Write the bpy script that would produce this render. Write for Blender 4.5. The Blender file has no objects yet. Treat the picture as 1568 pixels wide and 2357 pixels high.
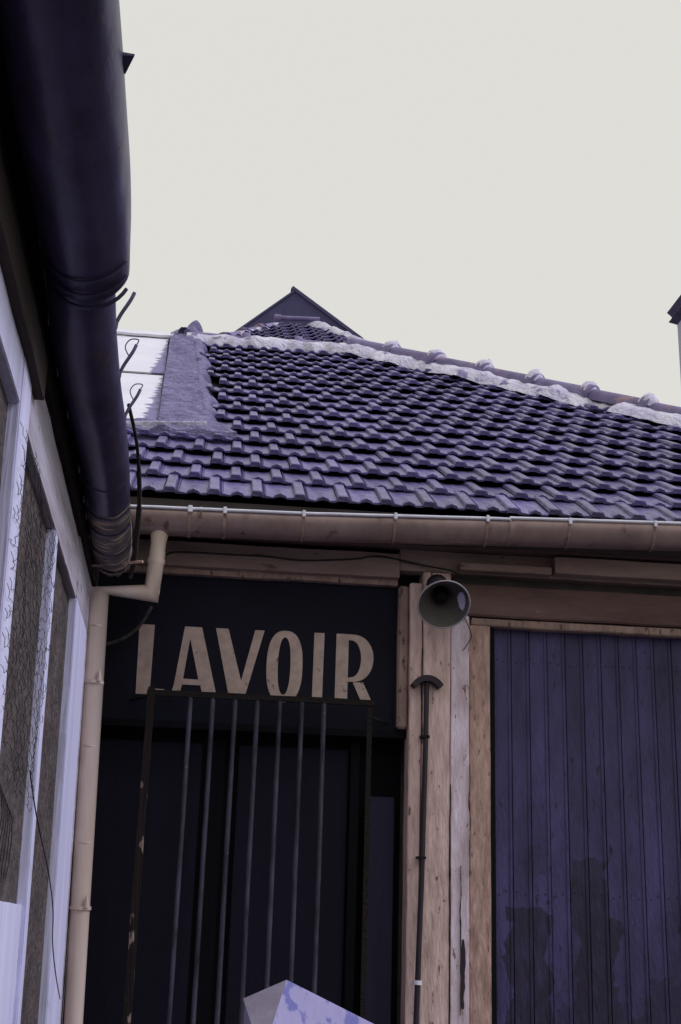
import bpy, bmesh, math, random
from mathutils import Vector, Matrix, noise
random.seed(7)
R = math.radians
scn = bpy.context.scene
C = scn.collection

# ------------------------------------------------------------ camera, sky, sun, exposure
cam_d = bpy.data.cameras.new('camera'); cam = bpy.data.objects.new('camera', cam_d); C.objects.link(cam)
cam.matrix_world = Matrix.Translation((0, 0, 1.6)) @ Matrix.Rotation(R(-5.5), 4, 'Z') @ Matrix.Rotation(R(108), 4, 'X') @ Matrix.Rotation(R(1.8), 4, 'Z')
cam_d.sensor_fit = 'HORIZONTAL'; cam_d.sensor_width = 24.0; cam_d.lens = 24.0 * 3000 / 1568
cam_d.clip_end = 500; cam_d.clip_start = 0.05
scn.camera = cam
scn.view_settings.view_transform = 'Standard'; scn.view_settings.look = 'None'
scn.view_settings.gamma = 1.0; scn.view_settings.exposure = 0.0; scn.view_settings.use_curve_mapping = False
SUN_EL, SUN_AZ = 45, 104       # azimuth clockwise from +Y: behind the camera, to the right
w = bpy.data.worlds.new('World'); scn.world = w; w.use_nodes = True
nt = w.node_tree; nt.nodes.clear()
sky = nt.nodes.new('ShaderNodeTexSky'); sky.sky_type = 'NISHITA'; sky.sun_disc = False
sky.sun_elevation = R(SUN_EL); sky.sun_rotation = R(SUN_AZ)
mx = nt.nodes.new('ShaderNodeMixRGB'); mx.inputs[0].default_value = 0.97   # closed white cloud layer
mx.inputs[2].default_value = (7.55, 7.45, 7.05, 1)
bg = nt.nodes.new('ShaderNodeBackground'); bg.inputs[1].default_value = 0.1
wo = nt.nodes.new('ShaderNodeOutputWorld')
nt.links.new(sky.outputs[0], mx.inputs[1]); nt.links.new(mx.outputs[0], bg.inputs[0]); nt.links.new(bg.outputs[0], wo.inputs[0])
sd = bpy.data.lights.new('sun', 'SUN'); sun = bpy.data.objects.new('sun', sd); C.objects.link(sun)
sd.energy = 1.9; sd.angle = R(25); sd.color = (0.80, 0.80, 1.0)
sdir = Vector((math.sin(R(SUN_AZ)) * math.cos(R(SUN_EL)), math.cos(R(SUN_AZ)) * math.cos(R(SUN_EL)), math.sin(R(SUN_EL))))
sun.rotation_euler = sdir.to_track_quat('Z', 'Y').to_euler()
sun.location = (6, -6, 12)

# ------------------------------------------------------------ materials
def mat(name, c1, c2=None, scale=6.0, stretch=(1, 1, 1), rough=0.7, metal=0.0, bump=0.15, bscale=60.0, bdist=0.004,
        spots=None, spot_scale=18.0, spot_lo=0.62, rnd=0.0, detail=6.0, spec=0.35):
    m = bpy.data.materials.new(name); m.use_nodes = True
    t = m.node_tree; n = t.nodes; L = t.links
    p = n['Principled BSDF']; p.inputs['Roughness'].default_value = rough; p.inputs['Metallic'].default_value = metal
    p.inputs['Specular IOR Level'].default_value = spec
    tc = n.new('ShaderNodeTexCoord'); mp = n.new('ShaderNodeMapping'); mp.inputs['Scale'].default_value = stretch
    L.new(tc.outputs['Object'], mp.inputs['Vector'])
    no = n.new('ShaderNodeTexNoise'); no.inputs['Scale'].default_value = scale; no.inputs['Detail'].default_value = detail
    no.inputs['Roughness'].default_value = 0.65
    L.new(mp.outputs[0], no.inputs['Vector'])
    cr = n.new('ShaderNodeValToRGB'); cr.color_ramp.elements[0].position = 0.32; cr.color_ramp.elements[1].position = 0.68
    c2 = c2 or tuple(v * 0.6 for v in c1)
    cr.color_ramp.elements[0].color = (*c2, 1); cr.color_ramp.elements[1].color = (*c1, 1)
    L.new(no.outputs[0], cr.inputs[0]); col = cr.outputs[0]
    if spots:
        n2 = n.new('ShaderNodeTexNoise'); n2.inputs['Scale'].default_value = spot_scale; n2.inputs['Detail'].default_value = 5
        m2 = n.new('ShaderNodeMapping'); m2.inputs['Scale'].default_value = tuple(max(v, .38) for v in stretch); L.new(tc.outputs['Object'], m2.inputs['Vector']); L.new(m2.outputs[0], n2.inputs['Vector'])
        r2 = n.new('ShaderNodeValToRGB'); r2.color_ramp.elements[0].position = spot_lo; r2.color_ramp.elements[1].position = min(1, spot_lo + 0.07)
        L.new(n2.outputs[0], r2.inputs[0])
        mm = n.new('ShaderNodeMixRGB'); L.new(r2.outputs[0], mm.inputs[0]); L.new(col, mm.inputs[1]); mm.inputs[2].default_value = (*spots, 1)
        col = mm.outputs[0]
    if rnd:
        oi = n.new('ShaderNodeObjectInfo'); mr = n.new('ShaderNodeMapRange'); mr.inputs[3].default_value = 1 - rnd; mr.inputs[4].default_value = 1 + rnd
        L.new(oi.outputs['Random'], mr.inputs[0])
        hs = n.new('ShaderNodeHueSaturation'); L.new(mr.outputs[0], hs.inputs['Value']); L.new(col, hs.inputs['Color']); col = hs.outputs[0]
    L.new(col, p.inputs['Base Color'])
    nb = n.new('ShaderNodeTexNoise'); nb.inputs['Scale'].default_value = bscale; nb.inputs['Detail'].default_value = 4
    L.new(mp.outputs[0], nb.inputs['Vector'])
    bp = n.new('ShaderNodeBump'); bp.inputs['Strength'].default_value = bump; bp.inputs['Distance'].default_value = bdist * 4
    L.new(nb.outputs[0], bp.inputs['Height']); L.new(bp.outputs[0], p.inputs['Normal'])
    return m

V = (1, 1, 0.12)    # vertical streaks
M = dict(
    tile=mat('glazed_tile', (0.215, 0.185, 0.42), (0.075, 0.062, 0.155), 20, rough=0.33, bump=0.5, bscale=70, rnd=0.24, spots=(0.085, 0.060, 0.13), spot_scale=26, spot_lo=0.62, spec=0.6),
    ridge=mat('ridge_tile_clay', (0.24, 0.20, 0.36), (0.15, 0.12, 0.24), 9, rough=0.7, bump=0.3, rnd=0.15, spots=(0.36, 0.24, 0.28), spot_scale=6, spot_lo=0.6),
    mortar=mat('lime_mortar', (0.74, 0.72, 0.80), (0.42, 0.39, 0.54), 5, rough=0.95, bump=0.8, bscale=24, bdist=0.01, spots=(0.22, 0.19, 0.34), spot_scale=7, spot_lo=0.60),
    flash=mat('old_mortar_flashing', (0.30, 0.27, 0.45), (0.15, 0.13, 0.26), 9, (1, 1, 3), rough=0.95, bump=0.9, bscale=35, bdist=0.01, spots=(0.5, 0.48, 0.65), spot_scale=24, spot_lo=0.64),
    sheet=None,
    zinc=mat('painted_zinc', (0.42, 0.31, 0.30), (0.27, 0.19, 0.185), 5, (1, 1, 0.6), rough=0.30, metal=0.45, bump=0.06, spots=(0.16, 0.11, 0.10), spot_scale=12, spot_lo=0.63),
    rim=mat('bare_zinc_rim', (0.80, 0.80, 0.90), (0.62, 0.62, 0.72), 12, rough=0.35, bump=0.05),
    pipe=mat('cream_pipe_paint', (0.68, 0.58, 0.56), (0.52, 0.40, 0.32), 4, V, rough=0.45, bump=0.06, spots=(0.30, 0.20, 0.12), spot_scale=30, spot_lo=0.73),
    cream=mat('flaking_cream_paint', (0.82, 0.61, 0.575), (0.46, 0.32, 0.285), 22, (1, 1, .22), rough=0.85, bump=0.5, bscale=70, bdist=0.003, detail=9, spots=(0.14, 0.08, 0.06), spot_scale=38, spot_lo=0.655),
    creamlit=mat('worn_lit_cream_board', (0.86, 0.74, 0.87), (0.52, 0.40, 0.43), 18, (1, 1, .22), rough=0.85, bump=0.5, bscale=70, bdist=0.003, detail=9, spots=(0.20, 0.13, 0.11), spot_scale=42, spot_lo=0.64),  # cream paint again, with cool light on this board painted into its colour
    brown=mat('weathered_brown_cream', (0.64, 0.435, 0.375), (0.28, 0.175, 0.145), 34, (1, 1, .22), rough=0.9, bump=0.5, bscale=70, bdist=0.003, detail=9, spots=(0.18, 0.105, 0.08), spot_scale=44, spot_lo=0.635),
    trim=mat('dim_brown_trim', (0.38, 0.265, 0.235), (0.22, 0.148, 0.13), 14, (1, 1, .3), rough=0.9, bump=0.6, bscale=40, spots=(0.09, 0.055, 0.045), spot_scale=50, spot_lo=0.60),
    dimblue=mat('dim_blue_panel', (0.042, 0.037, 0.075), (0.028, 0.025, 0.05), 4, V, rough=0.8, spec=0.2),
    puremortar=mat('smooth_lime_mortar', (0.70, 0.67, 0.78), (0.50, 0.47, 0.62), 5, rough=0.95, bump=0.5, bscale=24, bdist=0.01),
    fascia=mat('dusty_fascia_paint', (0.36, 0.26, 0.235), (0.22, 0.15, 0.135), 6, (0.25, 1, 1), rough=0.85, bump=0.4, bscale=40, spots=(0.12, 0.085, 0.07), spot_scale=16, spot_lo=0.66),
    header=mat('bare_brown_header', (0.17, 0.105, 0.095), (0.095, 0.055, 0.052), 8, (0.2, 1, 1), rough=0.9, bump=0.5, bscale=40, spots=(0.36, 0.29, 0.25), spot_scale=14, spot_lo=0.70),
    soffit=mat('dark_soffit', (0.09, 0.075, 0.075), None, 8, rough=0.95),
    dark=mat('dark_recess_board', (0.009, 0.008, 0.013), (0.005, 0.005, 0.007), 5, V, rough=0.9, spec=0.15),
    sign=mat('navy_sign_paint', (0.0075, 0.0078, 0.021), (0.005, 0.0052, 0.012), 5, rough=0.75, bump=0.1, spec=0.2),
    letter=mat('faded_cream_lettering', (0.56, 0.43, 0.39), (0.40, 0.30, 0.265), 16, rough=0.85, bump=0.1, spots=(0.20, 0.14, 0.12), spot_scale=22, spot_lo=0.66),
    navy=mat('dim_navy_panel', (0.0150, 0.0140, 0.030), (0.010, 0.0095, 0.020), 4, V, rough=0.8, spec=0.2),
    bar=mat('grey_iron_bar', (0.085, 0.078, 0.115), (0.014, 0.012, 0.02), 14, (1, 1, 0.3), rough=0.6, metal=0.2, bump=0.3, spots=(0.45, 0.43, 0.5), spot_scale=50, spot_lo=0.72),
    rust=mat('rusty_iron', (0.014, 0.0075, 0.0065), (0.007, 0.005, 0.005), 20, rough=0.9, bump=0.6),
    flake=mat('flaking_rusty_frame', (0.016, 0.009, 0.0075), (0.008, 0.005, 0.005), 20, V, rough=0.9, bump=0.6, spots=(0.34, 0.25, 0.20), spot_scale=26, spot_lo=0.60),
    rod=mat('dark_iron_rod', (0.045, 0.034, 0.045), (0.025, 0.02, 0.03), 20, V, rough=0.6, metal=0.3),
    plank=None,
    white=mat('whitewashed_wood', (0.72, 0.72, 0.96), (0.54, 0.53, 0.74), 5, (1, 1, 0.06), rough=0.8, bump=0.4, bscale=40, spots=(0.26, 0.22, 0.24), spot_scale=34, spot_lo=0.73),
    whiteb=mat('greying_white_beam', (0.56, 0.52, 0.64), (0.27, 0.23, 0.25), 9, (1, 0.10, 1), rough=0.85, bump=0.5, bscale=40, spots=(0.14, 0.11, 0.10), spot_scale=12, spot_lo=0.66),
    stucco=mat('dirty_brown_stucco', (0.125, 0.10, 0.10), (0.05, 0.04, 0.042), 5, rough=0.95, bump=0.9, bscale=25, bdist=0.01, spots=(0.05, 0.04, 0.038), spot_scale=9, spot_lo=0.62),
    gut=mat('tarred_gutter_metal', (0.085, 0.070, 0.165), (0.034, 0.028, 0.066), 7, (1, 0.5, 1), rough=0.40, metal=0.3, bump=0.22, bscale=16, bdist=0.004, spots=(0.085, 0.062, 0.085), spot_scale=16, spot_lo=0.62, spec=0.4),
    gutend=mat('peeling_gutter_end', (0.20, 0.17, 0.19), (0.06, 0.045, 0.05), 12, (1, 4, 1), rough=0.6, bump=0.7, bscale=20, spots=(0.50, 0.38, 0.30), spot_scale=9, spot_lo=0.54),
    wood=mat('black_rotten_wood', (0.05, 0.036, 0.032), (0.02, 0.015, 0.015), 8, (1, 0.15, 1), rough=0.95, bump=0.8),
    black=mat('tarred_board', (0.014, 0.012, 0.018), None, 6, rough=0.9, spec=0.2),
    horn=mat('grey_horn_paint', (0.11, 0.095, 0.095), (0.07, 0.06, 0.06), 9, rough=0.5, bump=0.1),
    hornrim=mat('pale_horn_rim', (0.40, 0.38, 0.42), (0.28, 0.26, 0.30), 9, rough=0.4),
    hornpatch=mat('pale_bell_patch', (0.60, 0.57, 0.72), (0.5, 0.47, 0.62), 9, rough=0.5),
    cable=mat('black_cable', (0.02, 0.016, 0.018), None, 20, rough=0.6),
    wire=mat('rusted_wire', (0.03, 0.024, 0.024), None, 20, rough=0.8),
    ground=mat('courtyard_cobbles', (0.12, 0.11, 0.11), (0.07, 0.065, 0.065), 3, rough=0.95, bump=0.5, bscale=8, bdist=0.02),
    slate=mat('dark_slate_gable', (0.075, 0.068, 0.16), (0.055, 0.05, 0.12), 5, rough=0.8, bump=0.2, spots=(0.15, 0.12, 0.22), spot_scale=3.2, spot_lo=0.68),
    chim=mat('pale_chimney_render', (0.62, 0.60, 0.72), (0.48, 0.45, 0.58), 5, V, rough=0.9),
    chimcap=mat('dark_chimney_cap', (0.12, 0.10, 0.20), (0.07, 0.06, 0.13), 9, rough=0.9),
    canvas=None, canvasg=None,
    wall=mat('old_wall_render', (0.28, 0.24, 0.23), (0.18, 0.15, 0.15), 3, rough=0.95, bump=0.5),
)
def mat_sheet():     # pale roofing sheet, mossy stain running in from the edge that meets the parapet
    m = mat('pale_fibre_cement', (0.78, 0.77, 0.84), (0.68, 0.67, 0.75), 3, rough=0.7, bump=0.1)
    t = m.node_tree; n = t.nodes; L = t.links; p = n['Principled BSDF']
    base = p.inputs['Base Color'].links[0].from_socket
    tc = n.new('ShaderNodeTexCoord'); sp = n.new('ShaderNodeSeparateXYZ'); L.new(tc.outputs['UV'], sp.inputs[0])
    mp = n.new('ShaderNodeMapping'); mp.inputs['Scale'].default_value = (4, 34, 34); L.new(tc.outputs['UV'], mp.inputs[0])
    no = n.new('ShaderNodeTexNoise'); no.inputs['Scale'].default_value = 1.0; no.inputs['Detail'].default_value = 5; L.new(mp.outputs[0], no.inputs[0])
    a = n.new('ShaderNodeMath'); a.operation = 'MULTIPLY_ADD'; L.new(no.outputs[0], a.inputs[0]); a.inputs[1].default_value = 0.28; L.new(sp.outputs[0], a.inputs[2])
    b = n.new('ShaderNodeMath'); b.operation = 'MULTIPLY_ADD'; L.new(sp.outputs[1], b.inputs[0]); b.inputs[1].default_value = -0.16; L.new(a.outputs[0], b.inputs[2])
    r = n.new('ShaderNodeValToRGB'); r.color_ramp.elements[0].position = 0.97; r.color_ramp.elements[1].position = 1.06; L.new(b.outputs[0], r.inputs[0])
    mm = n.new('ShaderNodeMixRGB'); L.new(r.outputs[0], mm.inputs[0]); L.new(base, mm.inputs[1]); mm.inputs[2].default_value = (0.20, 0.18, 0.33, 1)
    L.new(mm.outputs[0], p.inputs['Base Color']); return m
M['sheet'] = mat_sheet()
def mat_plank():     # blue-violet painted boards; damp dark patches with soft outlines, shared across boards (world-sized)
    m = mat('violet_door_paint', (0.074, 0.058, 0.178), (0.029, 0.022, 0.074), 7, (1, 1, 0.3), rough=0.55, bump=0.3, bscale=80, rnd=0.2, detail=9, spots=(0.016, 0.012, 0.028), spot_scale=30, spot_lo=0.645)
    t = m.node_tree; n = t.nodes; L = t.links; p = n['Principled BSDF']
    base = p.inputs['Base Color'].links[0].from_socket
    ge = n.new('ShaderNodeNewGeometry'); no = n.new('ShaderNodeTexNoise'); no.inputs['Scale'].default_value = 7; no.inputs['Detail'].default_value = 5
    L.new(ge.outputs['Position'], no.inputs[0])
    sp = n.new('ShaderNodeSeparateXYZ'); L.new(ge.outputs['Position'], sp.inputs[0])
    def math_(op, a, b=None, c=None):
        q = n.new('ShaderNodeMath'); q.operation = op
        for i, v in enumerate((a, b, c)):
            if v is None: continue
            if isinstance(v, (int, float)): q.inputs[i].default_value = v
            else: L.new(v, q.inputs[i])
        return q.outputs[0]
    wob = math_('MULTIPLY_ADD', no.outputs[0], 0.20, -0.10)
    nq = n.new('ShaderNodeTexNoise'); nq.inputs['Scale'].default_value = 11; nq.inputs['Detail'].default_value = 6; L.new(ge.outputs['Position'], nq.inputs[0])
    X = math_('ADD', sp.outputs[0], wob); Z = math_('ADD', sp.outputs[2], math_('MULTIPLY_ADD', nq.outputs[0], .3, -.15))
    tot = None
    for (x0, x1, z0, z1, s) in ((1.88, 2.07, 1.70, 2.03, .75), (1.90, 2.13, 0.2, 1.72, .85), (1.56, 1.77, 0.2, 1.76, .8), (1.66, 1.76, 1.90, 2.04, .4), (2.28, 2.7, 0.2, 1.45, .55), (1.78, 2.7, 0.2, 1.30, .5)):
        k = math_('MULTIPLY', math_('MULTIPLY', math_('MULTIPLY', math_('COMPARE', X, (x0 + x1) / 2, (x1 - x0) / 2), math_('COMPARE', Z, (z0 + z1) / 2, (z1 - z0) / 2)), s), 1.0)
        tot = k if tot is None else math_('MAXIMUM', tot, k)
    n3 = n.new('ShaderNodeTexNoise'); n3.inputs['Scale'].default_value = 40; n3.inputs['Detail'].default_value = 6
    m3 = n.new('ShaderNodeMapping'); m3.inputs['Scale'].default_value = (1, 1, .25); L.new(ge.outputs['Position'], m3.inputs[0]); L.new(m3.outputs[0], n3.inputs[0])
    tot = math_('MULTIPLY', tot, math_('MULTIPLY_ADD', n3.outputs[0], 1.4, 0.25)); tot = math_('MINIMUM', tot, 0.92)
    # pale scuffs
    n4 = n.new('ShaderNodeTexNoise'); n4.inputs['Scale'].default_value = 9; n4.inputs['Detail'].default_value = 8; n4.inputs['Roughness'].default_value = .8
    L.new(m3.outputs[0], n4.inputs[0]); sc = math_('MULTIPLY', math_('GREATER_THAN', n4.outputs[0], 0.675), 0.55)
    ms_ = n.new('ShaderNodeMixRGB'); L.new(sc, ms_.inputs[0]); L.new(base, ms_.inputs[1]); ms_.inputs[2].default_value = (0.20, 0.18, 0.34, 1); base = ms_.outputs[0]
    mm = n.new('ShaderNodeMixRGB'); L.new(tot, mm.inputs[0]); L.new(base, mm.inputs[1]); mm.inputs[2].default_value = (0.016, 0.012, 0.030, 1)
    L.new(mm.outputs[0], p.inputs['Base Color']); return m
M['plank'] = mat_plank()
M['canvas'] = mat('lavender_painted_hood', (0.33, 0.31, 0.52), (0.24, 0.225, 0.40), 6, (1, .3, .3), rough=0.6, spots=(0.13, 0.13, 0.36), spot_scale=24, spot_lo=0.53)
M['canvasg'] = mat('grey_hood_side', (0.30, 0.27, 0.34), (0.22, 0.195, 0.25), 8, rough=0.7)

# ------------------------------------------------------------ helpers
class MB:
    """collects geometry that becomes ONE mesh object"""
    def __init__(s): s.v = []; s.f = []; s.mi = []; s.sm = []
    def add(s, vs, fs, mi=0, smooth=False):
        o = len(s.v); s.v += [tuple(v) for v in vs]; s.f += [tuple(i + o for i in f) for f in fs]; s.mi += [mi] * len(fs); s.sm += [smooth] * len(fs)
    def hexa(s, a, mi=0):     # 8 corners: bottom ring 0-3, top ring 4-7
        s.add(a, [(3, 2, 1, 0), (4, 5, 6, 7), (0, 1, 5, 4), (1, 2, 6, 5), (2, 3, 7, 6), (3, 0, 4, 7)], mi)
    def box(s, x0, x1, y0, y1, z0, z1, mi=0):
        s.hexa([(x0, y0, z0), (x1, y0, z0), (x1, y1, z0), (x0, y1, z0), (x0, y0, z1), (x1, y0, z1), (x1, y1, z1), (x0, y1, z1)], mi)
    def tube(s, pts, rad, n=8, mi=0, cap=True):
        pts = [Vector(p) for p in pts]; rs = rad if isinstance(rad, (list, tuple)) else [rad] * len(pts)
        rings = []; up = None
        for i, p in enumerate(pts):
            d = (pts[min(i + 1, len(pts) - 1)] - pts[max(i - 1, 0)]).normalized()
            if up is None: up = Vector((0, 0, 1)) if abs(d.z) < 0.9 else Vector((1, 0, 0))
            a = d.cross(up).normalized(); b = a.cross(d).normalized(); up = b
            sc = 1.0
            if 0 < i < len(pts) - 1:
                c = (pts[i + 1] - p).normalized().dot((p - pts[i - 1]).normalized()); sc = 1 / max(0.5, math.sqrt((1 + c) / 2))
                # mitre: widen the ring in the bend plane only
                bn = ((pts[i + 1] - p).normalized() - (p - pts[i - 1]).normalized())
                bn = bn.normalized() if bn.length > 1e-5 else None
            else: bn = None
            ring = []
            for k in range(n):
                t = 2 * math.pi * k / n; o = (a * math.cos(t) + b * math.sin(t)) * rs[i]
                if bn: o = o + bn * o.dot(bn) * (sc - 1)
                ring.append(p + o)
            rings.append(ring)
        vs = [v for r in rings for v in r]; fs = []
        for i in range(len(pts) - 1):
            for k in range(n):
                a, b = i * n + k, i * n + (k + 1) % n; fs.append((a, b, b + n, a + n))
        s.add(vs, fs, mi, True)
        if cap:
            s.add(rings[0], [tuple(range(n))[::-1]], mi); s.add(rings[-1], [tuple(range(n))], mi)
    def lathe(s, o, axis, prof, n=32, mi=0, smooth=True, arc=(0, 1)):
        axis = Vector(axis).normalized(); o = Vector(o)
        a = axis.cross(Vector((0, 0, 1))).normalized(); b = axis.cross(a)
        vs = []; fs = []
        for (t, r) in prof:
            for k in range(n): q = 2 * math.pi * k / n; vs.append(o + axis * t + (a * math.cos(q) + b * math.sin(q)) * r)
        for i in range(len(prof) - 1):
            for k in range(n):
                if not (arc[0] <= k / n < arc[1]): continue
                u, w_ = i * n + k, i * n + (k + 1) % n; fs.append((u, w_, w_ + n, u + n))
        s.add(vs, fs, mi, smooth)
    def build(s, name, mats, parent=None, bevel=0.0, loc=None):
        me = bpy.data.meshes.new(name); me.from_pydata(s.v, [], s.f)
        for m in (mats if isinstance(mats, (list, tuple)) else [mats]): me.materials.append(m)
        me.polygons.foreach_set('material_index', s.mi); me.polygons.foreach_set('use_smooth', s.sm)
        if bevel:
            bm = bmesh.new(); bm.from_mesh(me)
            es = [e for e in bm.edges if len(e.link_faces) == 2 and e.calc_face_angle(0) > 0.5]
            bmesh.ops.bevel(bm, geom=es, offset=bevel, segments=2, affect='EDGES', clamp_overlap=True); bm.to_mesh(me); bm.free()
        me.update(); ob = bpy.data.objects.new(name, me); C.objects.link(ob)
        if parent is not None: ob.parent = parent
        return ob
def empty(name, loc=(0, 0, 0)):
    o = bpy.data.objects.new(name, None); C.objects.link(o); o.location = loc; o.empty_display_size = 0.2; return o
def tag(o, label=None, cat=None, group=None, kind=None):
    for k, v in (('label', label), ('category', cat), ('group', group), ('kind', kind)):
        if v: o[k] = v
    return o
def wavy_box(x0, x1, y0, y1, z0, z1, axis, amp, nseg=24, seed=0):
    """a board whose long edges wander a little (old hand-sawn timber)"""
    m = MB(); rings = []
    L0, L1 = ((x0, x1), (y0, y1), (z0, z1))[axis]
    for i in range(nseg + 1):
        t = L0 + (L1 - L0) * i / nseg
        def j(k): return amp * noise.noise(Vector((t * 3.1 + seed, k * 7.3, seed))) + amp * 0.4 * noise.noise(Vector((t * 23 + seed, k * 3.3, seed)))
        if axis == 2: ring = [(x0 + j(0), y0 + j(4) * .5, t), (x1 + j(1), y0 + j(5) * .5, t), (x1 + j(1), y1, t), (x0 + j(0), y1, t)]
        elif axis == 0: ring = [(t, y0 + j(4) * .5, z0 + j(0)), (t, y1, z0 + j(0)), (t, y1, z1 + j(1)), (t, y0 + j(5) * .5, z1 + j(1))]
        else: ring = [(x0, t, z0 + j(0)), (x1 + j(4) * .5, t, z0 + j(0)), (x1 + j(5) * .5, t, z1 + j(1)), (x0, t, z1 + j(1))]
        rings.append(ring)
    vs = [v for r in rings for v in r]; fs = []
    flip = axis == 1
    for i in range(nseg):
        for k in range(4):
            a, b = i * 4 + k, i * 4 + (k + 1) % 4; q = (a, b, b + 4, a + 4); fs.append(q[::-1] if flip else q)
    n = nseg * 4; fs.append((3, 2, 1, 0) if not flip else (0, 1, 2, 3)); fs.append((n, n + 1, n + 2, n + 3) if not flip else (n + 3, n + 2, n + 1, n))
    m.add(vs, fs); return m

# ------------------------------------------------------------ ground
g = MB(); g.add([(-60, -60, 0), (60, -60, 0), (60, 60, 0), (-60, 60, 0)], [(0, 1, 2, 3)])
tag(g.build('ground', M['ground']), kind='structure')

# ------------------------------------------------------------ wash house
wh = empty('wash_house', (1, 6.8, 0))
wh.location = (0, 0, 0)
tag(wh, 'old wash house with dark tiled hipped roof, cream timber front and painted letters', 'building')
b = MB(); b.box(-3.2, 6.4, 6.98, 7.2, 0, 3.62); b.box(6.2, 6.4, 7.2, 16.2, 0, 3.62); b.box(-3.2, 6.2, 16.2, 16.4, 0, 3.62); b.box(-3.2, -3.0, 7.2, 16.2, 0, 3.62)
b.build('wall', M['wall'], wh)

TAN = 3.0 / 4.65; AL = math.atan(TAN); CA, SA = math.cos(AL), math.sin(AL)
EY, EZ = 6.43, 3.72; ROW = 0.346; TW = 0.225
UP = Vector((0, CA, SA)); NR = Vector((0, -SA, CA))
def rp(x, s, h=0.0):      # point of the roof: x, distance up the slope, height above the tile bed
    return Vector((x, EY, EZ)) + UP * s + NR * h
RIDGE_S = 5.88
def hip_x(s): return 1.13 + (RIDGE_S - s) * CA * 1.0
# roof body (boarding under the tiles)
ry, rz = rp(0, RIDGE_S, -0.03)[1:]
rb = MB()
e0 = rp(-3.2, 0.05, -0.06); e1 = rp(hip_x(0.05) + .10, 0.05, -0.04)
rl = Vector((-3.2, ry, rz)); rr = Vector((1.23, ry, rz + .02)); bk0 = Vector((-3.2, 2 * ry - e0.y, e0.z)); bk1 = Vector((e1.x, 2 * ry - e0.y, e0.z))
dn = Vector((0, 0, -0.05))
rb.add([e0, e1, rr, rl, bk0, bk1, e0 + dn, e1 + dn, bk0 + dn, bk1 + dn],
       [(0, 1, 2, 3), (1, 5, 2), (2, 5, 4, 3), (3, 4, 0), (7, 6, 8, 9), (0, 6, 7, 1), (1, 7, 9, 5), (5, 9, 8, 4), (4, 8, 6, 0)])
roof = rb.build('roof', M['black'], wh)

# interlocking tile: rib on its left side, double groove, flat pan, arched nose and teardrop boss
def tile_mesh():
    X = [-.030, -.024, -.018, .018, .025, .031, .037, .041, .045, .052, .086, .098, .1225, .147, .159, .1935]
    def base(x):
        if abs(x) <= .018: return .026
        if x == -.024 or x == .025: return .022
        if x == -.030: return .006
        if x == .031: return .005
        if x == .041: return .016
        return {.052: .004, .086: -.001, .098: -.001, .147: -.001, .159: -.001, .1935: .004}.get(x, 0.0)
    def low(x):
        return -.014 + base(x) * .30 + nose(x) * .55
    def nose(x):
        d = abs(x - .1225); return .022 if d < .02 else (.013 if d < .03 else 0.0)
    S = [0, .012, .035, .070, .095, .125, .39]
    K = [1.0, 1.0, .8, .05, .75, .0, 0.0]
    vs = []; fs = []
    for j, s in enumerate(S):
        for x in X:
            z = base(x) + nose(x) * K[j] * (1 if j < 4 or abs(x - .1225) < .02 else 0)
            if j == 0: z -= .004
            if s == .095: z = .014 if abs(x - .1225) < .01 else (-.004 if abs(x - .1225) < .03 else z)
            if s == .070 and abs(x - .1225) < .03: z = -.003
            vs.append((x, s, z))
    n = len(X)
    for j in range(len(S) - 1):
        for i in range(n - 1):
            a = j * n + i; fs.append((a, a + 1, a + 1 + n, a + n))
    o = len(vs)
    for x in X: vs.append((x, .005, low(x)))
    for x in X: vs.append((x, .07, low(x)))
    for i in range(n - 1):
        fs.append((i + 1, i, o + i, o + i + 1)); fs.append((o + i + 1, o + i, o + n + i, o + n + i + 1))
    me = bpy.data.meshes.new('roof_tile'); me.from_pydata(vs, [], fs); me.materials.append(M['tile'])
    me.polygons.foreach_set('use_smooth', [False] * len(fs)); me.update(); return me
TM = tile_mesh()
tilt = math.atan2(0.039, ROW)
def tile_matrix(x, k, jit=True):
    s = k * ROW + (0.0 if k else 0.0)
    r = random.uniform
    o = rp(x, s, 0.040 + (r(-.003, .003) if jit else 0)) + Vector((r(-.003, .003), 0, 0)) + UP * r(-.005, .005)
    tl = AL - tilt + r(-.006, .006) + (0.05 if k == 0 else 0)
    return Matrix.Translation(o) @ Matrix.Rotation(tl, 4, 'X') @ Matrix.Rotation(r(-.008, .008), 4, 'Y') @ Matrix.Rotation(r(-.008, .008), 4, 'Z')
near = []; rest = []
for k in range(17):
    off = 0.18 + (TW / 2 if k % 2 else 0)
    s = k * ROW
    lo = -0.62 if k < 5 else (-0.20 - 0.02 * (k - 5) * .6)
    yk = EY + s * CA
    hi_vis = 0.385 * yk + 0.12
    hi = hip_x(s + .20) - 0.02
    i0 = math.ceil((lo - off) / TW); x = off + i0 * TW
    while x < hi:
        (near if x < hi_vis else rest).append((x, k)); x += TW
    if k < 5:
        for q in range(10): rest.append((off + (i0 - 1 - q) * TW, k))
near = near[:300]
for x, k in near:
    o = bpy.data.objects.new('roof_tile', TM); C.objects.link(o); o.parent = roof; o.matrix_world = tile_matrix(x, k)
r_ = MB(); tv = [v.co.copy() for v in TM.vertices]; tf = [tuple(p.vertices) for p in TM.polygons]
for x, k in rest:
    mw = tile_matrix(x, k); r_.add([mw @ v for v in tv], tf)
tag(r_.build('roof_tile', M['tile'], roof), kind='stuff')

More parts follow.
